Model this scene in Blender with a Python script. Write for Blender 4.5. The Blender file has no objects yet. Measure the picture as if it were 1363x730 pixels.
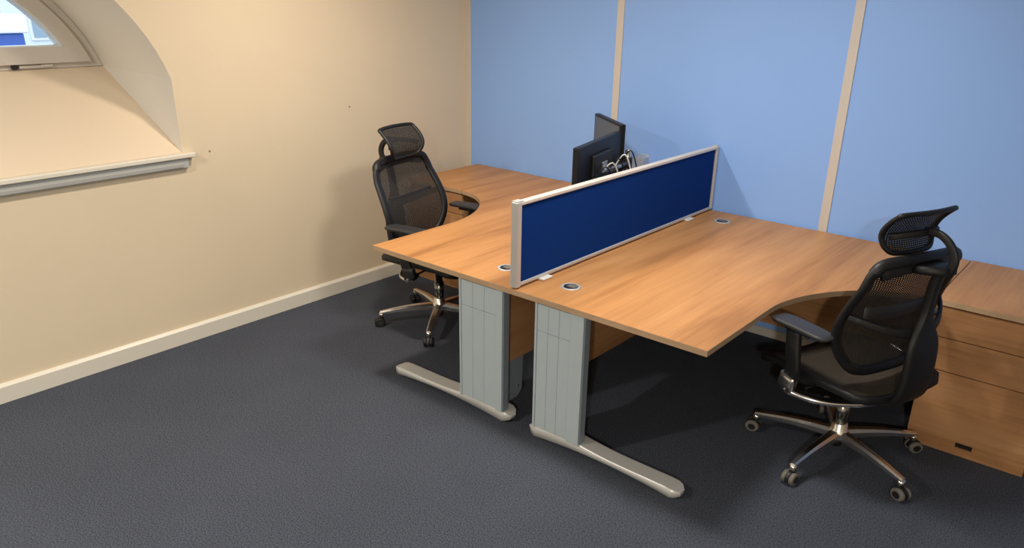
import bpy, bmesh, math, random
from mathutils import Vector, Matrix

# Plan dimensions below are written in "desk metres"; the photograph is stretched
# sideways, so the whole room is built S times wider and deeper than it is tall.
S = 1.193
C = bpy.context.scene.collection
PI = math.pi

# ------------------------------------------------------------------ camera
def set_camera():
    yaw, pitch, roll = -0.69945, -0.38312, 0.01572
    f, cy = 1021.2, 405.1
    cam = bpy.data.cameras.new('camera'); o = bpy.data.objects.new('camera', cam); C.objects.link(o)
    sy, cyw = math.sin(yaw), math.cos(yaw); cp, sp = math.cos(pitch), math.sin(pitch)
    F = Vector((sy*cp, cyw*cp, sp)); R = Vector((cyw, -sy, 0)); U = R.cross(F)
    cr, sr = math.cos(roll), math.sin(roll)
    R2 = cr*R + sr*U; U2 = -sr*R + cr*U
    M = Matrix((R2, U2, -F)).transposed().to_4x4()
    M.translation = Vector((4.16545, -4.37377, 1.95306))
    o.matrix_world = M
    cam.sensor_fit = 'HORIZONTAL'; cam.sensor_width = 36; cam.lens = f/1363*36
    cam.shift_y = (cy-365)/1363
    cam.clip_start = .05; cam.clip_end = 200
    bpy.context.scene.camera = o
set_camera()

# ------------------------------------------------------------------ world
w = bpy.data.worlds.new('world'); bpy.context.scene.world = w; w.use_nodes = True
wn = w.node_tree.nodes; wn.clear()
wo = wn.new('ShaderNodeOutputWorld'); bg = wn.new('ShaderNodeBackground')
bg.inputs[0].default_value = (.80, .90, 1, 1); bg.inputs[1].default_value = 2.2
w.node_tree.links.new(bg.outputs[0], wo.inputs[0])

# ------------------------------------------------------------------ lamps (name, x, y, z, watts, size, colour)
LAMPS = [
    ('wall_side',   .95, -1.50, 2.56, 25, .16, (1, .86, .70)),
    ('middle',     2.20, -1.42, 2.56, 29, .40, (1, .96, .90)),
    ('camera_side',4.20, -5.10, 2.56, 150, .10, (1, .95, .87)),
    ('door_side',  1.00, -3.90, 2.56, 50, .16, (1, .94, .84)),
]
vs = bpy.context.scene.view_settings
bpy.context.scene.display_settings.display_device = 'sRGB'
vs.view_transform = 'Standard'; vs.look = 'None'; vs.gamma = 1; vs.use_curve_mapping = False
vs.exposure = 0.14

# ------------------------------------------------------------------ materials
def srgb(r, g, b):
    f = lambda c: (c/255/12.92) if c/255 <= .04045 else ((c/255+.055)/1.055)**2.4
    return (f(r), f(g), f(b), 1)
def mat(name, col, rough=.5, metal=0, spec=.5, noise=None, bump=None, **kw):
    """col linear rgba; noise=(scale, amount, (stretch)) varies the value; bump=(scale, strength)"""
    m = bpy.data.materials.new(name); m.use_nodes = True
    nt = m.node_tree; b = nt.nodes['Principled BSDF']
    b.inputs['Base Color'].default_value = col; b.inputs['Roughness'].default_value = rough
    b.inputs['Metallic'].default_value = metal; b.inputs['Specular IOR Level'].default_value = spec
    for k, v in kw.items(): b.inputs[k].default_value = v
    tc = nt.nodes.new('ShaderNodeTexCoord')
    if noise:
        sc, am, st = noise
        mp = nt.nodes.new('ShaderNodeMapping'); mp.inputs['Scale'].default_value = st
        nz = nt.nodes.new('ShaderNodeTexNoise'); nz.inputs['Scale'].default_value = sc; nz.inputs['Detail'].default_value = 5
        nt.links.new(tc.outputs['Object'], mp.inputs[0]); nt.links.new(mp.outputs[0], nz.inputs['Vector'])
        rp = nt.nodes.new('ShaderNodeValToRGB')
        lo = tuple(c*(1-am) for c in col[:3])+(1,); hi = tuple(min(1, c*(1+am)) for c in col[:3])+(1,)
        rp.color_ramp.elements[0].color = lo; rp.color_ramp.elements[1].color = hi
        rp.color_ramp.elements[0].position = .3; rp.color_ramp.elements[1].position = .7
        nt.links.new(nz.outputs[0], rp.inputs[0]); nt.links.new(rp.outputs[0], b.inputs['Base Color'])
    if bump:
        nz2 = nt.nodes.new('ShaderNodeTexNoise'); nz2.inputs['Scale'].default_value = bump[0]; nz2.inputs['Detail'].default_value = 3
        bp = nt.nodes.new('ShaderNodeBump'); bp.inputs['Strength'].default_value = bump[1]; bp.inputs['Distance'].default_value = .004
        nt.links.new(tc.outputs['Object'], nz2.inputs['Vector']); nt.links.new(nz2.outputs[0], bp.inputs['Height'])
        nt.links.new(bp.outputs[0], b.inputs['Normal'])
    return m
def wood(name, axis, tint=1.0, seed=0, tone=(1, 1, 1)):
    """pale cherry laminate, grain running along axis 0/1/2"""
    m = bpy.data.materials.new(name); m.use_nodes = True; nt = m.node_tree; L = nt.links.new
    b = nt.nodes['Principled BSDF']; b.inputs['Roughness'].default_value = .48; b.inputs['Specular IOR Level'].default_value = .28
    tc = nt.nodes.new('ShaderNodeTexCoord')
    def nz(sc_across, sc_along, detail, dist=0):
        mp = nt.nodes.new('ShaderNodeMapping'); v = [sc_across]*3; v[axis] = sc_along
        mp.inputs['Scale'].default_value = v; mp.inputs['Location'].default_value = (seed*3.1, seed*1.7, seed)
        n = nt.nodes.new('ShaderNodeTexNoise'); n.inputs['Scale'].default_value = 1; n.inputs['Detail'].default_value = detail
        n.inputs['Distortion'].default_value = dist
        L(tc.outputs['Object'], mp.inputs[0]); L(mp.outputs[0], n.inputs['Vector']); return n.outputs[0]
    a = nz(7.5, .9, 4, .5); f = nz(60, 2.2, 3, .2)
    mx = nt.nodes.new('ShaderNodeMix'); mx.data_type = 'FLOAT'; mx.inputs[0].default_value = .28
    L(a, mx.inputs[2]); L(f, mx.inputs[3])
    rp = nt.nodes.new('ShaderNodeValToRGB'); e = rp.color_ramp.elements
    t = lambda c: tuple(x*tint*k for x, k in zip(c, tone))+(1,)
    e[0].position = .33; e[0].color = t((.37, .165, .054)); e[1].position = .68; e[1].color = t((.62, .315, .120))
    k = e.new(.50); k.color = t((.525, .250, .087))
    L(mx.outputs[0], rp.inputs[0]); L(rp.outputs[0], b.inputs['Base Color'])
    return m
def emit(name, col, s):
    m = bpy.data.materials.new(name); m.use_nodes = True; b = m.node_tree.nodes['Principled BSDF']
    b.inputs['Base Color'].default_value = col; b.inputs['Emission Color'].default_value = col; b.inputs['Emission Strength'].default_value = s
    return m

M = {}
M['cream'] = mat('cream_wall_paint', (.76, .645, .465, 1), .75, noise=(1.3, .03, (1, 1, 1)), bump=(35, .08))
M['reveal'] = mat('white_reveal_paint', (.77, .735, .67, 1), .6, bump=(20, .06))
M['sill'] = mat('cream_sill_paint', (.74, .615, .46, 1), .55, bump=(20, .06))
M['skirt'] = mat('cream_gloss_paint', (.78, .74, .64, 1), .35)
M['blue'] = mat('pale_blue_partition_board', (.262, .475, .950, 1), .5, noise=(.9, .03, (1, 1, 1)))
M['strip'] = mat('beige_cover_strip', (.60, .565, .52, 1), .45)
M['ceiling'] = mat('white_ceiling_paint', (.82, .80, .76, 1), .8)
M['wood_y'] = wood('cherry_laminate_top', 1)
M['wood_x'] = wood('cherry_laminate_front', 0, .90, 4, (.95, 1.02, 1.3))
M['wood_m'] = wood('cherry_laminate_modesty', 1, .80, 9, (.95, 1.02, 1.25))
M['band'] = mat('cherry_edge_band', (.50, .34, .205, 1), .5, noise=(9, .1, (1, 1, 4)))
M['grey_leg'] = mat('silver_grey_powder_coat', (.52, .605, .64, 1), .38, .15)
M['grey_dark'] = mat('grey_leg_flange', (.27, .32, .37, 1), .42, .2)
M['foot'] = mat('light_silver_foot_enamel', (.68, .68, .655, 1), .35, .2)
M['alu'] = mat('satin_aluminium', (.60, .59, .57, 1), .38, .35)
M['rail'] = mat('cream_aluminium_rail', (.72, .66, .58, 1), .4, .15)
M['fabric'] = mat('royal_blue_fabric', (.000, .030, .190, 1), .95, spec=.15, noise=(260, .25, (1, 1, 1)), bump=(500, .35))
M['plastic'] = mat('black_plastic', (.009, .009, .010, 1), .5)
M['softblack'] = mat('soft_black_rubber', (.030, .030, .032, 1), .48)
M['chrome'] = mat('polished_aluminium', (.88, .86, .82, 1), .26, 1)
M['gas'] = mat('dark_chrome', (.30, .30, .30, 1), .22, 1)
M['castor_grey'] = mat('grey_castor_tread', (.16, .145, .13, 1), .6)
M['seatmesh'] = mat('dark_brown_black_seat_mesh', (.040, .029, .017, 1), .9, noise=(180, .5, (1, 1, 1)), bump=(420, .5))
M['white_plastic'] = mat('white_plastic', (.75, .73, .68, 1), .35)
M['upvc'] = mat('off_white_window_frame', (.60, .555, .49, 1), .4)
M['seal'] = mat('window_bead', (.72, .74, .72, 1), .4)
M['grey_strip'] = mat('grey_trunking', (.46, .475, .455, 1), .45)
M['grey_strip2'] = mat('darker_grey_groove', (.40, .40, .38, 1), .5)
M['screen'] = mat('screen_painted_reflection', (.085, .095, .11, 1), .3)  # grey of the screen's reflection is put into the base colour
M['screenback'] = mat('glossy_black_case', (.010, .010, .011, 1), .42, spec=.3)
M['metal'] = mat('bright_steel', (.62, .60, .55, 1), .25, .9)
M['clear'] = mat('clear_plastic', (.70, .78, .90, 1), .2, **{'Transmission Weight': .35})
M['beige'] = mat('beige_plug', (.75, .66, .50, 1), .45)
M['bolt'] = M['metal']

def mesh_fabric(name, col, open_amt, rows=260):
    """woven mesh: thread everywhere, small see-through slots between the rows"""
    m = bpy.data.materials.new(name); m.use_nodes = True; nt = m.node_tree; L = nt.links.new
    b = nt.nodes['Principled BSDF']; b.inputs['Base Color'].default_value = col; b.inputs['Roughness'].default_value = .7
    out = nt.nodes['Material Output']; tr = nt.nodes.new('ShaderNodeBsdfTransparent'); mix = nt.nodes.new('ShaderNodeMixShader')
    tc = nt.nodes.new('ShaderNodeTexCoord')
    wv = nt.nodes.new('ShaderNodeTexWave'); wv.wave_type = 'BANDS'; wv.bands_direction = 'Z'; wv.inputs['Scale'].default_value = rows/6.28
    wh = nt.nodes.new('ShaderNodeTexWave'); wh.wave_type = 'BANDS'; wh.bands_direction = 'Y'; wh.inputs['Scale'].default_value = rows/6.28*.6
    L(tc.outputs['Object'], wv.inputs['Vector']); L(tc.outputs['Object'], wh.inputs['Vector'])
    mu = nt.nodes.new('ShaderNodeMath'); mu.operation = 'MULTIPLY'; L(wv.outputs[1], mu.inputs[0]); L(wh.outputs[1], mu.inputs[1])
    gt = nt.nodes.new('ShaderNodeMath'); gt.operation = 'GREATER_THAN'; gt.inputs[1].default_value = 1-open_amt; L(mu.outputs[0], gt.inputs[0])
    L(gt.outputs[0], mix.inputs[0]); L(b.outputs[0], mix.inputs[1]); L(tr.outputs[0], mix.inputs[2]); L(mix.outputs[0], out.inputs[0])
    return m
M['backmesh'] = mesh_fabric('black_back_mesh', (.028, .024, .019, 1), .27)
M['headmesh'] = mesh_fabric('black_headrest_mesh', (.022, .019, .016, 1), .14)

def carpet():
    m = bpy.data.materials.new('dark_blue_grey_loop_carpet'); m.use_nodes = True; nt = m.node_tree; L = nt.links.new
    b = nt.nodes['Principled BSDF']; b.inputs['Roughness'].default_value = .95; b.inputs['Specular IOR Level'].default_value = .12
    tc = nt.nodes.new('ShaderNodeTexCoord')
    n1 = nt.nodes.new('ShaderNodeTexNoise'); n1.inputs['Scale'].default_value = 170; n1.inputs['Detail'].default_value = 5; n1.inputs['Roughness'].default_value = .65
    n2 = nt.nodes.new('ShaderNodeTexNoise'); n2.inputs['Scale'].default_value = 2.2; n2.inputs['Detail'].default_value = 3
    L(tc.outputs['Object'], n1.inputs['Vector']); L(tc.outputs['Object'], n2.inputs['Vector'])
    rp = nt.nodes.new('ShaderNodeValToRGB'); e = rp.color_ramp.elements
    e[0].position = .38; e[0].color = (.026, .035, .056, 1); e[1].position = .62; e[1].color = (.112, .120, .144, 1)
    L(n1.outputs[0], rp.inputs[0])
    mx = nt.nodes.new('ShaderNodeMix'); mx.data_type = 'RGBA'; mx.blend_type = 'MULTIPLY'; mx.inputs[0].default_value = .25
    r2 = nt.nodes.new('ShaderNodeValToRGB'); r2.color_ramp.elements[0].color = (.7, .7, .7, 1); r2.color_ramp.elements[0].position = .35; r2.color_ramp.elements[1].position = .65
    L(n2.outputs[0], r2.inputs[0]); L(rp.outputs[0], mx.inputs[6]); L(r2.outputs[0], mx.inputs[7]); L(mx.outputs[2], b.inputs['Base Color'])
    bp = nt.nodes.new('ShaderNodeBump'); bp.inputs['Strength'].default_value = .12; bp.inputs['Distance'].default_value = .004
    L(n1.outputs[0], bp.inputs['Height']); L(bp.outputs[0], b.inputs['Normal'])
    return m
M['carpet'] = carpet()

# ------------------------------------------------------------------ mesh helpers
def newbm(): return bmesh.new()
def mark(bm, faces, mi=0, smooth=False):
    for f in faces:
        f.material_index = mi; f.smooth = smooth
def box(bm, x0, x1, y0, y1, z0, z1, bev=0, mi=0, seg=2):
    r = bmesh.ops.create_cube(bm, size=1)
    for v in r['verts']:
        v.co = Vector(((x0+x1)/2+v.co.x*(x1-x0), (y0+y1)/2+v.co.y*(y1-y0), (z0+z1)/2+v.co.z*(z1-z0)))
    fs = set(f for v in r['verts'] for f in v.link_faces)
    for f in fs: f.material_index = mi
    if bev:
        es = list(set(e for v in r['verts'] for e in v.link_edges))
        bmesh.ops.bevel(bm, geom=es, offset=bev, segments=seg, profile=.5, affect='EDGES', material=-1)
    return bm
def sweep(bm, pts, prof, mi=0, closed=False, up=None, smooth=True, cap=True, scales=None):
    """sweep a 2-D profile [(a,b)] along pts; a goes sideways, b goes along the 'up' side"""
    pts = [Vector(p) for p in pts]; n = len(pts); rings = []
    up = Vector(up or (0, 0, 1))
    for i, p in enumerate(pts):
        if closed: t = pts[(i+1) % n]-pts[i-1]
        else: t = pts[min(i+1, n-1)]-pts[max(i-1, 0)]
        t.normalize(); s = t.cross(up)
        if s.length < 1e-3: s = t.cross(Vector((1, 0, 0)))
        s.normalize(); u = s.cross(t)
        k = scales[i] if scales else 1
        kx, ky = k if isinstance(k, (tuple, list)) else (k, k)
        rings.append([bm.verts.new(p+s*(a*kx)+u*(b*ky)) for a, b in prof])
    m = len(prof); fs = []
    for i in range(n if closed else n-1):
        A, B = rings[i], rings[(i+1) % n]
        for j in range(m): fs.append(bm.faces.new((A[j], A[(j+1) % m], B[(j+1) % m], B[j])))
    mark(bm, fs, mi, smooth)
    if cap and not closed:
        mark(bm, [bm.faces.new(list(reversed(rings[0]))), bm.faces.new(rings[-1])], mi, False)
    return bm
def circ(r, n=12, ry=None):
    ry = ry or r
    return [(r*math.cos(2*PI*i/n), ry*math.sin(2*PI*i/n)) for i in range(n)]
def rrect(w_, h_, r, n=3):
    out = []
    for cx, cy, a in ((w_/2-r, h_/2-r, 0), (-w_/2+r, h_/2-r, 90), (-w_/2+r, -h_/2+r, 180), (w_/2-r, -h_/2+r, 270)):
        for i in range(n+1):
            t = math.radians(a+90*i/n); out.append((cx+r*math.cos(t), cy+r*math.sin(t)))
    return out
def lathe(bm, prof, c=(0, 0, 0), n=24, mi=0, axis='z', smooth=True):
    """prof: [(radius, height)]"""
    rings = []
    for r, h in prof:
        ring = []
        for i in range(n):
            a = 2*PI*i/n; p = (r*math.cos(a), r*math.sin(a), h)
            if axis == 'x': p = (h, p[0], p[1])
            if axis == 'y': p = (p[1], h, p[0])
            ring.append(bm.verts.new(Vector(p)+Vector(c)))
        rings.append(ring)
    fs = []
    for A, B in zip(rings, rings[1:]):
        for j in range(n): fs.append(bm.faces.new((A[j], A[(j+1) % n], B[(j+1) % n], B[j])))
    mark(bm, fs, mi, smooth)
    mark(bm, [bm.faces.new(list(reversed(rings[0]))), bm.faces.new(rings[-1])], mi, False)
    return bm
def prism(bm, poly, z0, z1, mi=0, side_mi=None, axis='z'):
    """extrude a 2-D polygon; axis z: poly is (x,y); axis y: poly (x,z); axis x: poly (y,z)"""
    def P(a, b, h): return {'z': (a, b, h), 'y': (a, h, b), 'x': (h, a, b)}[axis]
    A = [bm.verts.new(P(a, b, z0)) for a, b in poly]; B = [bm.verts.new(P(a, b, z1)) for a, b in poly]
    n = len(poly); f1 = bm.faces.new(A); f2 = bm.faces.new(B); mark(bm, [f1, f2], mi)
    fs = [bm.faces.new((A[i], A[(i+1) % n], B[(i+1) % n], B[i])) for i in range(n)]
    mark(bm, fs, mi if side_mi is None else side_mi)
    return bm
def bez(p0, p1, p2, p3, n=10):
    p0, p1, p2, p3 = map(Vector, (p0, p1, p2, p3)); out = []
    for i in range(n+1):
        t = i/n; out.append((1-t)**3*p0+3*(1-t)**2*t*p1+3*(1-t)*t*t*p2+t**3*p3)
    return out
def catmull(P, n=6):
    P = [Vector(p) for p in P]; Q = [P[0]*2-P[1]]+P+[P[-1]*2-P[-2]]; out = []
    for i in range(1, len(Q)-2):
        for k in range(n):
            t = k/n; a, b, c, d = Q[i-1:i+3]
            out.append(.5*((2*b)+(c-a)*t+(2*a-5*b+4*c-d)*t*t+(3*b-a-3*c+d)*t**3))
    out.append(P[-1]); return out
def obj(name, bm, mats, parent=None, loc=(0, 0, 0), rotz=0, kind=None, label=None, recalc=True):
    if recalc: bmesh.ops.recalc_face_normals(bm, faces=bm.faces)
    for v in bm.verts: v.co.x *= S; v.co.y *= S
    me = bpy.data.meshes.new(name); bm.to_mesh(me); bm.free()
    for m in (mats if isinstance(mats, (list, tuple)) else [mats]): me.materials.append(m)
    o = bpy.data.objects.new(name, me); C.objects.link(o)
    o.location = (loc[0]*S, loc[1]*S, loc[2]); o.rotation_euler = (0, 0, rotz)
    if parent: o.parent = parent
    if kind: o['kind'] = kind
    if label: o['label'] = label
    return o
def thing(name, label, cat, loc=(0, 0, 0), rotz=0, group=None):
    o = bpy.data.objects.new(name, None); C.objects.link(o); o.empty_display_size = .1
    o.location = (loc[0]*S, loc[1]*S, loc[2]); o.rotation_euler = (0, 0, rotz)
    o['label'] = label; o['category'] = cat
    if group: o['group'] = group
    return o
def struct(name, bm, m, parent=None, recalc=True): return obj(name, bm, m, parent, kind='structure', recalc=recalc)

# ------------------------------------------------------------------ room shell
RX, RY, RZ = 6.2, -6.6, 2.58
WX = -.45                       # plane of the window
YC, ZC = -2.99, 1.225           # centre of the front arch
R1 = 1.10
bm = newbm(); box(bm, -.0, RX, RY, 0, -.05, 0); struct('floor', bm, M['carpet'])
bm = newbm(); box(bm, -.6, RX+.15, RY-.15, .15, RZ, RZ+.1); struct('ceiling', bm, M['ceiling'])
bm = newbm(); box(bm, RX, RX+.12, RY, .12, 0, RZ); struct('wall_right', bm, M['cream'])
bm = newbm(); box(bm, 0, RX, RY-.12, RY, 0, RZ); struct('wall_rear', bm, M['cream'])
bm = newbm(); box(bm, 0, RX+.12, .012, .12, 0, RZ); struct('wall_back', bm, M['cream'])

# back partition: pale blue boards between beige cover strips
bw = bpy.data.objects['wall_back']
xs = [0.041]+[1.128+1.213*i for i in range(5)]
for i, x in enumerate(xs):
    x1 = xs[i+1] if i+1 < len(xs) else RX
    if x >= RX: break
    bm = newbm(); box(bm, x+(.0 if i == 0 else .004), min(x1, RX)-.004, 0, .012, .0, RZ, .001, seg=1)
    obj('partition_board', bm, M['blue'], bw)
for i, x in enumerate(xs):
    if i == 0: a, b, d = 0, .041, -.004
    else: a, b, d = x-.021, x+.021, -.006
    if b > RX: break
    bm = newbm(); box(bm, a, b, d, .004, .06, RZ, .0015)
    obj('cover_strip', bm, M['strip'], bw)
bm = newbm(); box(bm, 0, RX, -.010, 0, 0, .055, .003); struct('baseboard_back', bm, M['strip'])

# left wall with the arched opening
def front_arch():
    zk = 1.508; pts = []
    a0 = math.asin((zk-ZC)/R1); n = 36
    pts.append((YC+R1*math.cos(a0), 1.10))
    for i in range(n+1):
        a = a0+(PI-2*a0)*i/n; pts.append((YC+R1*math.cos(a), ZC+R1*math.sin(a)))
    pts.append((YC-R1*math.cos(a0), 1.10))
    return pts
def back_arch(R=1.0, zc=1.28, zb=1.548):
    a0 = math.asin((zb-zc)/R); n = 36; pts = []
    for i in range(n+1):
        a = a0+(PI-2*a0)*i/n; pts.append((YC+R*math.cos(a), zc+R*math.sin(a)))
    return [pts[0]]+pts+[pts[-1]]
fa, ba = front_arch(), back_arch()
bm = newbm()
outer = [bm.verts.new((0, y, z)) for y, z in ((.12, 0), (.12, RZ), (RY-.12, RZ), (RY-.12, 0))]
inner = [bm.verts.new((0, y, z)) for y, z in fa]
es = [bm.edges.new((outer[i], outer[(i+1) % 4])) for i in range(4)]
es += [bm.edges.new((inner[i], inner[(i+1) % len(inner)])) for i in range(len(inner))]
bmesh.ops.triangle_fill(bm, use_beauty=True, edges=es)
for f in bm.faces: f.material_index = 0
# outside face of the wall
bo = [bm.verts.new((-.55, y, z)) for y, z in ((.12, -3), (.12, RZ+.1), (RY-.12, RZ+.1), (RY-.12, -3))]
bi = [bm.verts.new((-.55, y, z)) for y, z in ba[1:-1]]
es = [bm.edges.new((bo[i], bo[(i+1) % 4])) for i in range(4)]
es += [bm.edges.new((bi[i], bi[(i+1) % len(bi)])) for i in range(len(bi))]
bmesh.ops.triangle_fill(bm, use_beauty=True, edges=es)
wl = struct('wall_left', bm, M['cream'], recalc=False)
# reveal: splayed barrel and the steep sill slope
bm = newbm()
A = [bm.verts.new((0, y, z)) for y, z in fa]; B = [bm.verts.new((WX, y, z)) for y, z in ba]; D = [bm.verts.new((-.55, y, z)) for y, z in ba]
for i in range(len(A)-1):
    if i in (0, len(A)-2):
        k = i if i else i+1
        f = bm.faces.new((A[i], A[i+1], B[1 if i == 0 else -2])); f.smooth = False
    else:
        f = bm.faces.new((A[i], A[i+1], B[i+1], B[i])); f.smooth = True
        f = bm.faces.new((B[i], B[i+1], D[i+1], D[i])); f.smooth = True
struct('trim_1', bm, M['reveal'], wl)
bm = newbm()
prism(bm, [(0.0, 1.085), (0.0, 1.112), (WX, 1.548), (-.55, 1.548), (-.55, 1.085)], YC-R1-.0, YC+R1*math.cos(math.asin((1.508-ZC)/R1)), axis='y')
struct('trim_2', bm, M['sill'], wl)

t = thing('window_sill_board', 'off-white sill board with a rounded nose under the arched window', 'window sill', (0, -3, 1.08))
bm = newbm(); box(bm, .002, .036, -1.115, 1.122, .006, .030, .005, seg=3); obj('nose', bm, M['skirt'], t)
t = thing('grey_apron_strip', 'long grey flat strip fixed to the wall right under the window sill', 'trunking', (0, -3, 1.0))
bm = newbm(); box(bm, .001, .022, -1.10, 1.09, .030, .086, .003); obj('back_plate', bm, M['grey_strip'], t)
bm = newbm(); box(bm, .021, .026, -1.10, 1.06, .036, .056, .002); obj('cover', bm, M['grey_strip2'], t)

# baseboard left, chamfered top
bm = newbm(); prism(bm, [(0, 0), (.018, 0), (.018, .085), (.006, .098), (0, .098)], RY, -.0, axis='y'); struct('baseboard_left', bm, M['skirt'])
bm = newbm(); box(bm, 0, RX, RY, RY+.016, 0, .095, .003); struct('baseboard_rear', bm, M['skirt'])
bm = newbm(); box(bm, RX-.016, RX, RY, 0, 0, .095, .003); struct('baseboard_right', bm, M['skirt'])

# ------------------------------------------------------------------ window
def arc_pts(R, zc, zb, n=40):
    a0 = math.asin((zb-zc)/R)
    return [(YC+R*math.cos(a0+(PI-2*a0)*i/n), zc+R*math.sin(a0+(PI-2*a0)*i/n)) for i in range(n+1)]
def ring_frame(bm, Ro, Ri, zbo, zbi, x0, x1, zc=1.28, mi=0):
    O, I = arc_pts(Ro, zc, zbo), arc_pts(Ri, zc, zbi); n = len(O)
    for (xa) in (x0, x1):
        vo = [bm.verts.new((xa, y, z)) for y, z in O]; vi = [bm.verts.new((xa, y, z)) for y, z in I]
        for i in range(n-1): bm.faces.new((vo[i], vo[i+1], vi[i+1], vi[i])).material_index = mi
        bm.faces.new((vo[0], vi[0], vi[-1], vo[-1])).material_index = mi
        if xa == x0: A0, A1 = vo, vi
        else: B0, B1 = vo, vi
    for P_, Q_ in ((A0, B0), (A1, B1)):
        for i in range(n): bm.faces.new((P_[i], P_[(i+1) % n], Q_[(i+1) % n], Q_[i])).material_index = mi
win = bpy.data.objects.new('window_1', None); C.objects.link(win); win['kind'] = 'structure'
bm = newbm(); ring_frame(bm, .998, .955, 1.550, 1.576, WX-.07, WX+.004); o = obj('window_frame', bm, M['upvc'], win, kind='structure')
bm = newbm(); ring_frame(bm, .953, .884, 1.578, 1.662, WX-.06, WX+.030); o = obj('window_sash', bm, M['upvc'], win, kind='structure')
bm = newbm(); ring_frame(bm, .885, .874, 1.661, 1.669, WX-.05, WX+.022); o = obj('glazing_bead', bm, M['seal'], win, kind='structure')
glass = bpy.data.materials.new('clear_window_glass'); glass.use_nodes = True
gn = glass.node_tree; gb = gn.nodes['Principled BSDF']; gb.inputs['Roughness'].default_value = 0; gb.inputs['Transmission Weight'].default_value = 1
gb.inputs['IOR'].default_value = 1.45; gb.inputs['Base Color'].default_value = (.93, .97, 1, 1)
bm = newbm(); P_ = arc_pts(.876, 1.28, 1.667)
prism(bm, P_, WX-.022, WX-.016, axis='x'); obj('pane', bm, glass, win, kind='structure')
bm = newbm(); box(bm, WX+.006, WX+.022, -2.42, -2.395, 1.553, 1.575, .002); box(bm, WX+.006, WX+.018, -2.39, -2.29, 1.556, 1.570, .003, mi=1); box(bm, WX+.006, WX+.02, -2.30, -2.25, 1.558, 1.574, .003, mi=1)
obj('window_catch', bm, [M['plastic'], M['upvc']], win, kind='structure')

# ------------------------------------------------------------------ outside the window: street seen from upstairs
M['pale'] = mat('pale_render_facade', (.72, .78, .80, 1), .8)
M['winglass'] = mat('far_window_glass', (.25, .34, .42, 1), .2)
M['bluepaint'] = mat('blue_hoarding_paint', (.03, .10, .42, 1), .5)
M['whitepaint'] = mat('white_painted_board', (.8, .8, .8, 1), .5)
M['asphalt'] = mat('asphalt', (.30, .31, .32, 1), .9)
bm = newbm(); box(bm, -60, -.6, -40, 60, -3.1, -3.0); struct('ground_outside', bm, M['asphalt'])
fb = thing('far_building', 'pale rendered building with rows of windows across the street, seen through the arched window', 'building', (-20, 3, -3))
bm = newbm(); box(bm, -3, 0, -16, 20, 0, 11, .05); obj('facade', bm, M['pale'], fb)
for fl in range(3):
    for k in range(30):
        y = -14+k*1.1; z = .5+fl*2.9
        bm = newbm(); box(bm, -.02, .06, y, y+.55, z, z+1.9, .02); wf = obj('window', bm, M['whitepaint'], fb)
        bm = newbm(); box(bm, .05, .09, y+.07, y+.48, z+.1, z+1.8); obj('pane', bm, M['winglass'], wf)
hc = thing('site_cabin', 'blue site cabin with a white roof outside the arched window', 'cabin', (-11, -.50, -2.85))
bm = newbm(); box(bm, -1.2, 1.2, -4, 1.32, 0, 4.06, .03); obj('body', bm, M['bluepaint'], hc)
bm = newbm(); box(bm, -1.3, 1.3, -4.1, 1.36, 4.06, 4.36, .03); obj('roof', bm, M['whitepaint'], hc)
bm = newbm(); box(bm, 1.19, 1.24, .7, .95, 3.75, 3.98, .01); obj('window', bm, M['whitepaint'], hc)

# ------------------------------------------------------------------ ceiling downlights
def lamp(nm, x, y, z, watts, size, col):
    t = thing('ceiling_downlight', {'wall_side': 'round downlight in the ceiling nearest the cream window wall', 'middle': 'round downlight in the ceiling between the desks and the rear wall',
              'camera_side': 'round downlight in the ceiling furthest from the window and nearest the rear', 'chair_side': 'wide round downlight in the ceiling above the right chair',
              'door_side': 'round downlight in the ceiling in front of the window'}[nm], 'downlight', (x, y, RZ))
    bm = newbm(); lathe(bm, [(size*.5+.03, -.002), (size*.5+.03, -.012), (size*.5+.004, -.014), (size*.5+.004, -.002)], n=32); obj('trim_ring', bm, M['white_plastic'], t)
    em = emit('downlight_diffuser_'+nm, (*col, 1), 6)
    bm = newbm(); lathe(bm, [(size*.5, -.001), (size*.5, -.006)], n=32); obj('diffuser', bm, em, t)
    ld = bpy.data.lights.new('downlight_'+nm, 'AREA'); ld.shape = 'DISK'; ld.size = size*S; ld.energy = watts; ld.color = col
    lo = bpy.data.objects.new('downlight_lamp', ld); C.objects.link(lo); lo.location = (x*S, y*S, z)
for a in LAMPS: lamp(*a)

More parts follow.
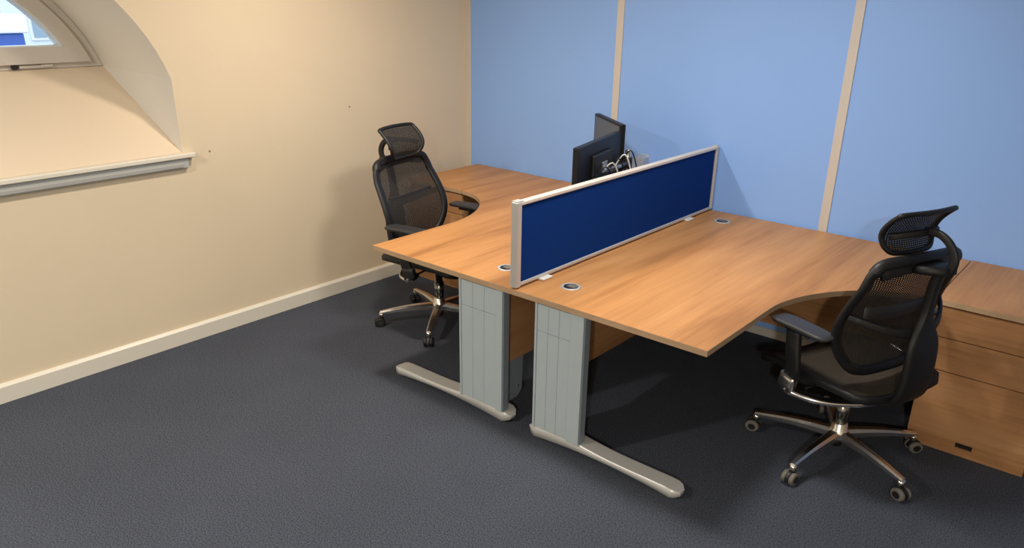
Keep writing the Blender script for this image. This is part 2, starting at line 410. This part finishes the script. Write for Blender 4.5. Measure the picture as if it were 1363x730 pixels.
# ------------------------------------------------------------------ desks
D = 1.758           # line where the two desks meet
T0, T1 = .705, .730
def desk_outline(s):
    """outline relative to the meeting line; s=+1 right desk, -1 left desk"""
    P = [(.001, -1.605), (.802, -1.605), (.802, -1.14)]
    P += [(p.x, p.y) for p in bez((.802, -1.13, 0), (.802, -.90, 0), (.98, -.62, 0), (1.22, -.605, 0), 18)[0:]]
    P += [(1.22, -.014), (.001, -.014)]
    return [(s*x, y) for x, y in P]
def inset_prism(bm, poly, z0, z1, mi, bev):
    prism(bm, poly, z0, z1, mi)
    bmesh.ops.recalc_face_normals(bm, faces=bm.faces)
def make_desk(s, label, rz=0):
    t = thing('corner_desk', label, 'desk', (D, 0, 0), 0, 'curved corner desks')
    P = desk_outline(s)
    bm = newbm(); prism(bm, P, T0, T1, 0); obj('desktop', bm, [M['wood_y']], t)
    # thin edge band wrapped round the board
    bm = newbm(); n = len(P); th = .0012; lp = [Vector((x, y, 0)) for x, y in P]
    Q = []
    for i in range(n):
        a = (lp[i]-lp[i-1]); b = (lp[(i+1) % n]-lp[i])
        if a.length < 1e-6: a = b
        if b.length < 1e-6: b = a
        na = Vector((a.y, -a.x, 0)).normalized()*s; nb = Vector((b.y, -b.x, 0)).normalized()*s
        m_ = (na+nb); m_ = m_.normalized()/max(.5, m_.normalized().dot(na)); Q.append(lp[i]+m_*th)
    for (z0, z1) in ((T0-.0003, T1-.0008),):
        a = [bm.verts.new((q.x, q.y, z0)) for q in Q]; b = [bm.verts.new((q.x, q.y, z1)) for q in Q]
        a2 = [bm.verts.new((q.x, q.y, z0)) for q in lp]; b2 = [bm.verts.new((q.x, q.y, z1)) for q in lp]
        for i in range(n):
            j = (i+1) % n
            for q in ((a[i], a[j], b[j], b[i]), (b[i], b[j], b2[j], b2[i]), (a2[i], a2[j], a[j], a[i])): bm.faces.new(q)
    obj('edge_band', bm, M['band'], t)
    # front cantilever leg: ribbed column on a long curved foot
    X = lambda x: s*x
    def bx(bm, x0, x1, *a, **k):
        x0, x1 = sorted((X(x0), X(x1))); box(bm, x0, x1, *a, **k)
    # column faces the near end of the desk; inner edge .075..; right desk: x .10-.32
    if s > 0: c0, c1, fl0, fl1 = .098, .262, .262, .322
    else: c0, c1, fl0, fl1 = .062, .300, .062, .100
    Y = -1.585
    leg = None
    bm = newbm()
    if s > 0:
        box(bm, .098, .322, Y+.006, Y+.036, .05, T0, .003)
        box(bm, .262, .320, Y-.004, Y+.010, .06, T0-.002, .002)
        box(bm, .098, .108, Y-.004, Y+.010, .06, T0-.002, .002)
    else:
        box(bm, -.297, -.062, Y+.006, Y+.036, .05, T0, .003)
        box(bm, -.098, -.064, Y-.004, Y+.010, .06, T0-.002, .002)
        box(bm, -.297, -.287, Y-.004, Y+.010, .06, T0-.002, .002)
    leg = obj('leg', bm, M['grey_leg'], t)
    a, b = (.109, .261) if s > 0 else (-.286, -.099)
    for k in range(3):
        u0 = a+(b-a)*k/3; u1 = a+(b-a)*(k+1)/3
        for (z0, z1) in ((.066, .560), (.562, .690)):
            bm = newbm(); box(bm, u0+.0006, u1-.0006, Y-.001, Y+.007, z0, z1, .0008, seg=1)
            obj('cover_panel', bm, M['grey_leg'], leg)
    sx = .3225 if s > 0 else -.0615
    bm = newbm(); box(bm, min(sx, sx+.002), max(sx, sx+.002), Y+.002, Y+.035, .06, T0-.001, .0008, seg=1); obj('side_flange', bm, M['grey_dark'], leg)
    # foot
    x0, x1 = (.066, .745) if s > 0 else (-.735, -.036)
    inner = x0 if s > 0 else x1; outer = x1 if s > 0 else x0
    N = 22; pts = []; sc = []
    for i in range(N+1):
        u = .5-.5*math.cos(PI*i/N); x = inner+(outer-inner)*u
        top = .050+.026*math.exp(-((u-.22)/.22)**2) + (0 if u < .9 else -.010*((u-.9)/.1)**2)
        if u < .06: top -= .016*((.06-u)/.06)**2
        bot = .006+.020*math.sin(PI*min(1, max(0, (u-.07)/.86)))**.8 if .07 < u < .93 else .004
        d_ = min(u, 1-u); e = math.sqrt(max(.16, 1-((.045-d_)/.045)**2)) if d_ < .045 else 1
        pts.append((x, Y+.040, (top+bot)/2)); sc.append((e, (top-bot)*(.35+.65*e)))
    bm = newbm(); sweep(bm, pts, [(a*1, b) for a, b in rrect(.070, 1, .018, 3)], scales=sc, smooth=True)
    foot = obj('foot', bm, M['foot'], leg)
    for xx in (inner+(outer-inner)*.04, inner+(outer-inner)*.955):
        bm = newbm(); lathe(bm, [(.022, 0), (.022, .010)], (xx, Y+.040, 0), 16); obj('foot_pad', bm, M['plastic'], leg)
    # modesty panel
    xm = .137 if s > 0 else -.105
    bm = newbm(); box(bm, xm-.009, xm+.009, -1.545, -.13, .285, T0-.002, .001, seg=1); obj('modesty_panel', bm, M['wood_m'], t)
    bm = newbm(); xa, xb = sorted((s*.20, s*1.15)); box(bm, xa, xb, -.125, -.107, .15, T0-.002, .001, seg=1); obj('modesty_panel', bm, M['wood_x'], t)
    # cable riser under the modesty panel behind the front leg (rounded lower corner)
    pr = [(-1.535, .283), (-1.535, .060)]+[(-1.46+.05*math.sin(a), .110-.05*math.cos(a)) for a in [k*PI/12 for k in range(1, 7)]]+[(-1.405, .283)]
    bm = newbm(); prism(bm, pr, xm-.002, xm+.002, axis='x'); cr_ = obj('cable_riser', bm, M['grey_dark'] if s < 0 else M['plastic'], t)  # right riser is the grey one with its shade put into a black colour
    bm = newbm(); lathe(bm, [(.006, 0), (.006, .004)], (xm+.002, -1.440, .125), 12, axis='x'); obj('bolt', bm, M['metal'], cr_)
    # corner post and far leg at the return
    xp = s*.07; bm = newbm(); box(bm, xp-.045, xp+.045, -.10, -.03, .012, T0-.002, .004); lathe(bm, [(.02, 0), (.02, .013)], (xp, -.065, 0), 12)
    obj('corner_post', bm, M['grey_leg'], t)
    # cable ports
    for (gx, gy) in ((.148 if s > 0 else .172, -1.437), (.155 if s > 0 else .172, -.185)):
        g = newbm(); lathe(g, [(.028, .0), (.028, .0035), (.031, .0045), (.038, .004), (.040, .0)], (s*gx, gy, T1), 28)
        p = obj('cable_port', g, M['alu'], t)
        g = newbm(); lathe(g, [(.0262, .0), (.0262, .0052)], (s*gx, gy, T1), 24)
        obj('port_opening', g, M['plastic'], p)
        g = newbm(); box(g, s*gx-.014, s*gx+.024, gy-.012, gy+.020, T1+.0035, T1+.0058, .001, seg=1); obj('port_flap', g, M['castor_grey'], p)
    return t
make_desk(1, 'right curved wooden corner desk with grey cantilever leg, in front of the right chair')
make_desk(-1, 'left curved wooden corner desk with grey cantilever leg, nearer the cream wall')

# ------------------------------------------------------------------ pedestals
def pedestal(x0, x1, label):
    xc = (x0+x1)/2; h = (x1-x0)/2
    t = thing('desk_pedestal', label, 'drawer pedestal', (xc, 0, 0), 0, 'desk-high drawer pedestals')
    bm = newbm(); box(bm, -h, h, -.605, -.006, T0, T1, .0012, seg=1); obj('top_panel', bm, M['wood_y'], t)
    bm = newbm(); box(bm, -h, h, -.6062, -.605, T0, T1-.001); obj('edge_band', bm, M['band'], t)
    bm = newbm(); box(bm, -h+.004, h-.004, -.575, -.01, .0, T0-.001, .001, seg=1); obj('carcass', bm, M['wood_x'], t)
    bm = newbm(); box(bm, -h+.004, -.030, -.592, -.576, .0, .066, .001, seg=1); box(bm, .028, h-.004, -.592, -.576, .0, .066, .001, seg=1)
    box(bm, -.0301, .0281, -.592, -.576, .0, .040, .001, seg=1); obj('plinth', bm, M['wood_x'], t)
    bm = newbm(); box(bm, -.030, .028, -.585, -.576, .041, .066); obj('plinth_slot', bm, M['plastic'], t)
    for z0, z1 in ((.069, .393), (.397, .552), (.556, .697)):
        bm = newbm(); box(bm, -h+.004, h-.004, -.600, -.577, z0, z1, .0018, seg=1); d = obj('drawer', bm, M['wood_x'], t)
    return t
pedestal(2.983, 3.398, 'wooden three-drawer pedestal at the right edge, behind the right chair')
pedestal(.098, .533, 'wooden three-drawer pedestal in the corner by the cream wall, behind the left chair')

# ------------------------------------------------------------------ desk divider screen
t = thing('divider_screen', 'royal blue fabric desk divider in a silver frame standing between the two desks', 'desk divider', (D, 0, T1))
y0, y1, zb, zt = -1.603, -.014, .010, .397
bm = newbm(); box(bm, -.009, .009, y0+.028, y1-.028, zb+.012, zt-.014, .003); obj('fabric_panel', bm, M['fabric'], t)
bm = newbm(); box(bm, -.0155, .0155, y0+.020, y1-.012, zt-.017, zt, .004); obj('top_rail', bm, M['rail'], t)
bm = newbm(); box(bm, -.0145, .0145, y0+.020, y1-.012, zb, zb+.016, .003); obj('bottom_rail', bm, M['alu'], t)
for (ya, yb) in ((y0, y0+.030), (y1-.022, y1)):
    bm = newbm(); box(bm, -.0165, .0165, ya, yb, zb-.006 if ya == y0 else zb, zt+.002, .007, seg=4)
    p = obj('end_post', bm, M['alu'], t)
    bm = newbm(); box(bm, -.014, .014, ya+.003, yb+.010 if ya == y0 else yb-.002, zt+.001, zt+.005, .002); obj('post_cap', bm, M['grey_strip'], p)
for yy in (-1.43, -.275):
    bm = newbm(); box(bm, -.034, .034, yy-.030, yy+.030, .0005, .011, .004); obj('foot_clamp', bm, M['white_plastic'], t)

# ------------------------------------------------------------------ monitors
def monitor(a, b, ztop, h, label, front_sign):
    """panel between plan points a (free edge) and b (hinge edge); front_sign picks the screen side"""
    a = Vector((a[0], a[1], 0)); b = Vector((b[0], b[1], 0)); c = (a+b)/2; L_ = (b-a).length
    ang = math.atan2((b-a).y, (b-a).x)
    t = thing('monitor', label, 'monitor', (c.x, c.y, T1), ang)
    z1 = ztop-T1; z0 = z1-h; f = front_sign
    def by(a_, b_): return tuple(sorted((a_*f, b_*f)))
    bm = newbm(); ya, yb = by(-.018, .012); box(bm, -L_/2, L_/2, ya, yb, z0, z1, .005); obj('casing', bm, M['screenback'], t)
    bm = newbm(); ya, yb = by(.010, .0135); box(bm, -L_/2+.014, L_/2-.014, ya, yb, z0+.018, z1-.014, .001); obj('screen', bm, M['screen'], t)
    bm = newbm(); ya, yb = by(-.036, -.017); box(bm, -L_*.22, L_*.22, ya, yb, z0+h*.2, z1-h*.2, .008); bk = obj('rear_housing', bm, M['plastic'], t)
    bm = newbm(); ya, yb = by(-.044, -.034); box(bm, -.030, .030, ya, yb, z0+h*.5-.01, z0+h*.5+.05, .004); obj('mount_plate', bm, M['metal'], bk)
    if f < 0:
        bm = newbm(); ya, yb = by(-.052, -.032); box(bm, -.045, .045, ya, yb, .008, z0+h*.5, .004); obj('stand_neck', bm, M['plastic'], t)
        bm = newbm(); ya, yb = by(-.10, .07); box(bm, -.10, .10, ya, yb, .001, .012, .004); obj('stand_foot', bm, M['plastic'], t)
    for k in range(4):
        bm = newbm(); ya, yb = by(-.045, -.030); xx = -.11+.035*k
        box(bm, xx, xx+.02, ya, yb, z0+h*.20, z0+h*.20+.035, .003); obj('socket_plug', bm, M['beige'] if k in (0, 2) else M['metal'], bk)
    return t
near_monitor = monitor((1.575, -.985), (1.455, -.470), 1.235, .33, 'nearer black monitor on the left desk, its rear with plugs turned to the divider', 1)
monitor((1.155, -.215), (1.470, -.455), 1.270, .33, 'farther grey-faced monitor on the left desk near the blue wall', -1)
# dual stand: carried by the nearer monitor, built in plan coordinates and turned into its frame
def local(bm, t, c, ang):
    m = Matrix.Rotation(-ang, 4, 'Z') @ Matrix.Translation((-c[0], -c[1], 0))
    bmesh.ops.transform(bm, matrix=m, verts=bm.verts); return bm
mc = ((1.575+1.455)/2, (-.985-.470)/2); ma = math.atan2(.515, -.120); t = near_monitor
bm = newbm(); box(bm, 1.50, 1.62, -.62, -.40, .001, .012, .004); obj('stand_base', local(bm, t, mc, ma), M['metal'], t)
bm = newbm(); lathe(bm, [(.015, .012), (.015, .40), (.012, .405)], (1.512, -.455, 0), n=16); pl = obj('stand_pole', local(bm, t, mc, ma), M['metal'], t)
bm = newbm(); lathe(bm, [(.022, .30), (.022, .36)], (1.512, -.455, 0), n=16); obj('collar', local(bm, t, mc, ma), M['plastic'], pl)
bm = newbm(); sweep(bm, [(1.512, -.455, .33), (1.53, -.60, .33), (1.53, -.70, .33)], rrect(.03, .022, .006)); obj('stand_arm', local(bm, t, mc, ma), M['metal'], t)
random.seed(3)
for k in range(5):
    p = [(1.545-.012*k, -.80+.07*k, .30), (1.59-.006*k, -.76+.06*k, .37+.012*k), (1.60, -.70+.05*k, .26), (1.59, -.64+.03*k, .10), (1.57+.01*k, -.58+.03*k, .008)]
    bm = newbm(); sweep(bm, catmull(p, 5), circ(.0038, 6)); obj('cable', local(bm, t, mc, ma), M['white_plastic'] if k in (1, 3) else M['plastic'], t)
t = thing('clear_holder', 'small clear plastic holder on the desk behind the divider, against the blue wall', 'desk holder', (1.385, -.12, T1+.0006))
bm = newbm()
box(bm, -.035, .035, .022, .026, .0, .300, .001, seg=1); box(bm, -.035, -.031, -.02, .022, .12, .285, .001, seg=1); box(bm, .031, .035, -.02, .022, .12, .285, .001, seg=1); box(bm, -.035, .035, -.024, -.020, .12, .285, .001, seg=1)
obj('body', bm, M['clear'], t)
bm = newbm(); box(bm, -.028, .028, -.018, .012, .124, .185, .002); obj('card_stack', bm, M['white_plastic'], t)
bm = newbm(); box(bm, -.05, .05, -.05, .05, 0, .006, .002); obj('base', bm, M['clear'], t)

# ------------------------------------------------------------------ chairs
def back_x(z, y):
    """surface of the back rest: x as a function of height and half width"""
    # slope: bottom .50 -> top 1.02
    u = (z-.50)/.52
    x = -.170 - .115*u + .030*math.sin(PI*min(1, max(0, u*1.25)))
    return x + .035 + .55*y*y
def outline(n=64, grow=0):
    """rounded trapezoid outline of the back rest in (y, z)"""
    P = [(0, .520), (.105, .522), (.165, .552), (.216, .635), (.236, .730), (.230, .830), (.215, .930), (.198, .985), (.158, 1.018), (0, 1.026)]
    half = catmull([(y, z, 0) for y, z in P], 7)
    loop = [(p.x, p.y) for p in half]+[(-p.x, p.y) for p in reversed(half[1:-1])]
    return loop
def half_width(z):
    lo = outline(); pr = [(y, zz) for y, zz in lo if y >= 0]
    for (ya, za), (yb, zb_) in zip(pr, pr[1:]):
        if (za <= z <= zb_) and zb_ > za: return ya+(yb-ya)*(z-za)/(zb_-za)
    return .01
def make_chair(label, loc, rz, base_ang, castor_mats, lean=0, collar='chrome'):
    def ln(bm):
        for v in bm.verts: v.co.x += lean*max(0, v.co.z-.45)
        return bm
    t = thing('office_chair', label, 'office chair', loc, rz, 'black mesh office chairs')
    # --- five-star base
    bm = newbm(); lathe(bm, [(.030, .085), (.040, .092), (.040, .128), (.031, .140), (.029, .165), (.024, .170)], n=28); obj('base_hub', bm, M['chrome'], t)
    bm = newbm(); lathe(bm, [(.020, .048), (.020, .085)], n=18); obj('gas_lift_tip', bm, M['plastic'], t)
    bm = newbm(); lathe(bm, [(.026, .166), (.026, .270), (.019, .272), (.019, .365)], n=24); obj('gas_lift', bm, M['gas'], t)
    for k in range(5):
        a = base_ang-rz+k*2*PI/5
        bm = newbm(); N = 8; pts = []; sc = []
        for i in range(N+1):
            u = i/N; r = .028+.287*u
            pts.append((r, 0, .112-.022*u-.008*math.sin(PI*u)*-1)); sc.append((.046-.022*u, .040-.022*u))
        sweep(bm, pts, [(-.5, -.5), (-.5, .15), (-.28, .5), (.28, .5), (.5, .15), (.5, -.5)], scales=sc, smooth=False)
        lathe(bm, [(.013, .062), (.013, .088)], (.308, 0, 0), 14)
        leg = obj('base_leg', bm, M['chrome'], t, rotz=a)
        bm = newbm(); cx = .318; rw = .0275; cc = (cx, 0, rw)
        for sgn in (-1, 1):
            y0_, y1_ = (.006, .024) if sgn > 0 else (-.024, -.006)
            lathe(bm, [(rw-.004, y0_), (rw, y0_+.004), (rw, y1_-.004), (rw-.004, y1_)], cc, 22, 1, 'y')
            ya = .0235*sgn; lathe(bm, [(.015, min(ya, ya+.003*sgn)), (.015, max(ya, ya+.003*sgn))], cc, 16, 0, 'y')
        # hood between the wheels
        hood = [(cx+(rw+.001)*math.cos(q), rw+(rw+.003)*math.sin(q)) for q in [k2*PI/8 for k2 in range(-1, 9)]]
        prism(bm, hood, -.006, .006, 0, axis='y')
        lathe(bm, [(.0075, .052), (.0075, .068)], (.308, 0, 0), 10, 2)
        ca = obj('castor', bm, castor_mats, leg, rotz=0)
    # --- mechanism
    bm = newbm(); box(bm, -.13, .10, -.075, .075, .365, .412, .012); box(bm, -.06, .06, -.05, .05, .340, .368, .01); mech = obj('tilt_mechanism', bm, M['plastic'], t)
    bm = newbm(); sweep(bm, [(-.02, -.07, .375), (-.02, -.17, .37)], circ(.006, 8)); lathe(bm, [(.017, -.195), (.017, -.165)], (-.02, 0, .368), 14, 0, 'y'); obj('tension_knob', bm, M['plastic'], mech)
    bm = newbm(); sweep(bm, [(.03, .07, .375), (.03, .20, .37)], circ(.005, 8)); box(bm, .015, .045, .19, .245, .362, .374, .004); obj('height_lever', bm, M['plastic'], mech)
    # --- seat
    bm = newbm(); NX, NY = 18, 18; grid = []
    def seat_pt(u, v, top):
        # superellipse plan
        x = -.215+.45*u; y = (v-.5)*2
        ends = (1-abs(2*u-1)**4)**.25 if 0 < u < 1 else 0
        yw = (.235 - .018*(1-u))*(.80+.20*ends)
        yy = y*yw
        z = .462 - .012*math.cos(PI*(y)*.5)  + .010*abs(y)**2
        z -= .034*max(0, (u-.72)/.28)**2
        z -= .012*max(0, (.12-u)/.12)**2
        return Vector((x, yy, z))
    def shell(thk0, thk1, mi):
        top = [[bm.verts.new(seat_pt(i/NX, j/NY, 1)+Vector((0, 0, thk0))) for j in range(NY+1)] for i in range(NX+1)]
        bot = [[bm.verts.new(seat_pt(i/NX, j/NY, 1)+Vector((0, 0, thk1))) for j in range(NY+1)] for i in range(NX+1)]
        for i in range(NX):
            for j in range(NY):
                for g_, fl in ((top, 0), (bot, 1)):
                    q = (g_[i][j], g_[i+1][j], g_[i+1][j+1], g_[i][j+1]); f = bm.faces.new(q); f.smooth = True; f.material_index = mi
        rim = [(i, 0) for i in range(NX+1)]+[(NX, j) for j in range(1, NY+1)]+[(i, NY) for i in range(NX-1, -1, -1)]+[(0, j) for j in range(NY-1, 0, -1)]
        for k in range(len(rim)):
            (a1, b1), (a2, b2) = rim[k], rim[(k+1) % len(rim)]
            f = bm.faces.new((top[a1][b1], top[a2][b2], bot[a2][b2], bot[a1][b1])); f.material_index = mi
        return rim
    rim = shell(.004, -.004, 0)
    seat = obj('seat', bm, M['seatmesh'], t)
    bm = newbm(); path = [seat_pt(i/NX, j/NY, 1)-Vector((0, 0, .010)) for i, j in rim]
    sweep(bm, path, rrect(.024, .034, .009), closed=True); obj('seat_frame', bm, M['plastic'], t)
    bm = newbm(); box(bm, -.17, .15, -.12, .12, .414, .440, .01); obj('seat_pan', bm, M['plastic'], t)
    # --- armrests
    for sg in (1, -1):
        bm = newbm(); sweep(bm, catmull([(.030, .285*sg, .430), (.012, .290*sg, .50), (.022, .292*sg, .58), (.035, .288*sg, .668)], 6), rrect(.060, .026, .010), up=(0, 1, 0), smooth=True)
        arm = obj('armrest', bm, M['plastic'], t)
        bm = newbm(); sweep(bm, catmull([(.036, .284*sg, .398), (.024, .287*sg, .468)], 3), rrect(.066, .033, .009), up=(0, 1, 0)); obj('armrest_collar', bm, M[collar], arm)
        bm = newbm(); N = 14; pts = []; sc = []
        for i in range(N+1):
            u = .5-.5*math.cos(PI*i/N); pts.append((-.110+.250*u, .274*sg, .692-.008*(2*u-1)**2*(.6 if u > .5 else .3)))
            e = math.sqrt(max(.10, 1-abs(2*u-1)**9)); sc.append((e*(.86+.14*u), e))
        sweep(bm, pts, rrect(.090, .022, .009, 4), scales=sc); obj('arm_pad', bm, M['softblack'], arm)
        bm = newbm(); box(bm, -.040, .075, .272*sg-.026, .272*sg+.026, .664, .682, .005); obj('pad_carrier', bm, M['plastic'], arm)
    # chrome arm yoke below the seat
    bm = newbm()
    yk = catmull([(.036, .286, .404), (.010, .270, .386), (-.068, .214, .374), (-.130, .100, .368), (-.142, 0, .366), (-.130, -.100, .368), (-.068, -.214, .374), (.010, -.270, .386), (.036, -.286, .404)], 6)
    sweep(bm, yk, rrect(.040, .024, .009), up=(0, 0, 1)); obj('arm_yoke', bm, M['chrome'], t)
    # --- back rest
    lo = outline(); path = [(back_x(z, y), y, z) for y, z in lo]
    bm = newbm(); sc = []
    for y, z in lo:
        k = 1.0 + (.55 if z > .985 else 0) + (.25 if z < .56 else 0); sc.append((1, k))
    sweep(bm, path, circ(.0225, 12, .0125), closed=True, up=(1, 0, 0), scales=sc); back = obj('back_frame', ln(bm), M['plastic'], t)
    bm = newbm(); NZ, NYb = 40, 20; g = []
    for i in range(NZ+1):
        z = .526+(1.020-.526)*i/NZ; hw = max(.02, half_width(z)-.004)
        g.append([bm.verts.new((back_x(z, hw*(2*j/NYb-1))-.003*0, hw*(2*j/NYb-1), z)) for j in range(NYb+1)])
    for i in range(NZ):
        for j in range(NYb):
            f = bm.faces.new((g[i][j], g[i][j+1], g[i+1][j+1], g[i+1][j])); f.smooth = True
    obj('back_mesh', ln(bm), M['backmesh'], t, recalc=False)
    # top band of the back
    bm = newbm()
    tb = []
    for i in range(13):
        y = -.185+.37*i/12; z = 1.000-.022*(abs(y)/.185)**3; tb.append((back_x(z, y)-.010, y, z))
    sweep(bm, tb, rrect(.016, .050, .007), up=(0, 0, 1)); obj('top_band', ln(bm), M['plastic'], t)
    # lumbar loop behind the mesh
    bm = newbm(); lp = []
    for i in range(17):
        v = -1+2*i/16; y = .228*v; z = .790-.065*(1-v*v)
        lp.append((back_x(z, y)-.010-.095*(1-abs(v)**2.4), y, z))
    sweep(bm, lp, rrect(.014, .036, .006), up=(0, 0, 1), scales=[(1, .75+.35*(1-abs(-1+2*i/16)**2)) for i in range(17)]); obj('lumbar_support', ln(bm), M['plastic'], t)
    bm = newbm(); lp = []
    for i in range(13):
        v = -1+2*i/12; y = .17*v; z = .795-.010*(1-v*v); lp.append((back_x(z, y)-.006, y, z))
    sweep(bm, lp, rrect(.006, .055, .003), up=(0, 0, 1)); obj('lumbar_pad', ln(bm), M['softblack'], t)
    # spine
    bm = newbm()
    sp_ = catmull([(-.090, 0, .388), (-.190, 0, .392), (-.245, 0, .450), (-.268, 0, .560), (-.275, 0, .680), (-.275, 0, .800), (-.293, 0, .930), (-.312, 0, 1.000)], 6)
    n_ = len(sp_); sc = []
    for i, p in enumerate(sp_):
        z = p.z; wdt = 1.0 if z < .40 else (1.75 if z < .69 else max(.42, 1.75-(z-.69)*12))
        sc.append((wdt, 1))
    # smooth the widths
    for _ in range(3): sc = [((sc[max(0, i-1)][0]+sc[i][0]+sc[min(n_-1, i+1)][0])/3, 1) for i in range(n_)]
    sweep(bm, sp_, rrect(.085, .030, .012), up=(1, 0, 0), scales=sc); obj('spine', ln(bm), M['plastic'], t)
    # hinge housing at the top centre
    bm = newbm(); sweep(bm, [(back_x(1.0, 0)-.004, 0, .992), (-.300, 0, .998), (-.345, 0, 1.002)], rrect(.12, .036, .014), scales=[(1.3, 1), (1, 1), (.45, .8)], up=(0, 0, 1)); obj('headrest_housing', ln(bm), M['plastic'], t)
    # --- head rest
    bm = newbm(); sweep(bm, catmull([(-.335, 0, .990), (-.350, 0, 1.045), (-.335, 0, 1.095), (-.295, 0, 1.128), (-.240, 0, 1.128)], 6), rrect(.030, .017, .007), up=(0, 1, 0)); hs = obj('headrest_stem', ln(bm), M['plastic'], t)
    bm = newbm(); hb = []
    for i in range(15):
        v = -1+2*i/14; hb.append((hx(1.118, v*.115)-.014-.040*(1-v*v), v*.115, 1.126-.022*v*v))
    sweep(bm, hb, rrect(.014, .026, .005), up=(0, 0, 1)); obj('headrest_bracket', ln(bm), M['plastic'], t)
    lo = head_outline(); bm = newbm(); sweep(bm, [(hx(z, y), y, z) for y, z in lo], circ(.0105, 8, .0095), closed=True, up=(1, 0, 0)); hf = obj('headrest_frame', ln(bm), M['plastic'], t)
    bm = newbm(); NZ, NYb = 18, 16; g = []
    for i in range(NZ+1):
        z = 1.038+(1.200-1.038)*i/NZ; hw = head_half(z)
        g.append([bm.verts.new((hx(z, hw*(2*j/NYb-1)), hw*(2*j/NYb-1), z)) for j in range(NYb+1)])
    for i in range(NZ):
        for j in range(NYb): f = bm.faces.new((g[i][j], g[i][j+1], g[i+1][j+1], g[i+1][j])); f.smooth = True
    obj('headrest_mesh', ln(bm), M['headmesh'], t, recalc=False)
    return t
def hx(z, y):
    u = (z-1.035)/.17
    return -.190 - .074*max(0, (u-.35)/.65)**1.7 - .012*max(0, (.3-u)/.3)**2 + .9*y*y
HP = [(0, 1.034), (.080, 1.036), (.112, 1.056), (.128, 1.104), (.132, 1.150), (.131, 1.190), (.118, 1.205), (0, 1.208)]
def head_outline():
    h = catmull([(y, z, 0) for y, z in HP], 6); return [(p.x, p.y) for p in h]+[(-p.x, p.y) for p in reversed(h[1:-1])]
def head_half(z):
    pr = [(p.x, p.y) for p in catmull([(y, z_, 0) for y, z_ in HP], 6)]
    for (ya, za), (yb, zb_) in zip(pr, pr[1:]):
        if za <= z <= zb_ and zb_ > za: return max(.02, ya+(yb-ya)*(z-za)/(zb_-za)-.003)
    return .05
make_chair('black mesh office chair with headrest at the right desk, seen from behind, grey castors', (2.807, -.889, 0), math.radians(157), math.radians(-99.7), [M['plastic'], M['castor_grey'], M['chrome']], .10)
make_chair('black mesh office chair with headrest at the left desk, beside the cream wall', (.748, -1.007, 0), math.radians(10), math.radians(-126.6), [M['softblack'], M['plastic'], M['chrome']], 0, 'plastic')

# ------------------------------------------------------------------ small marks on the wall
for (y, z, lab) in ((-1.79, 1.098, 'tiny dark screw hole in the cream wall right of the sill'), (-.94, 1.255, 'tiny pale screw plug in the cream wall above the left headrest')):
    bm = newbm(); lathe(bm, [(.0045, 0.0005), (.0045, .002)], (0, 0, 0), 10, axis='x')
    o = obj('screw_hole', bm, M['castor_grey'], None, (0, y, z)); o['label'] = lab; o['category'] = 'screw'
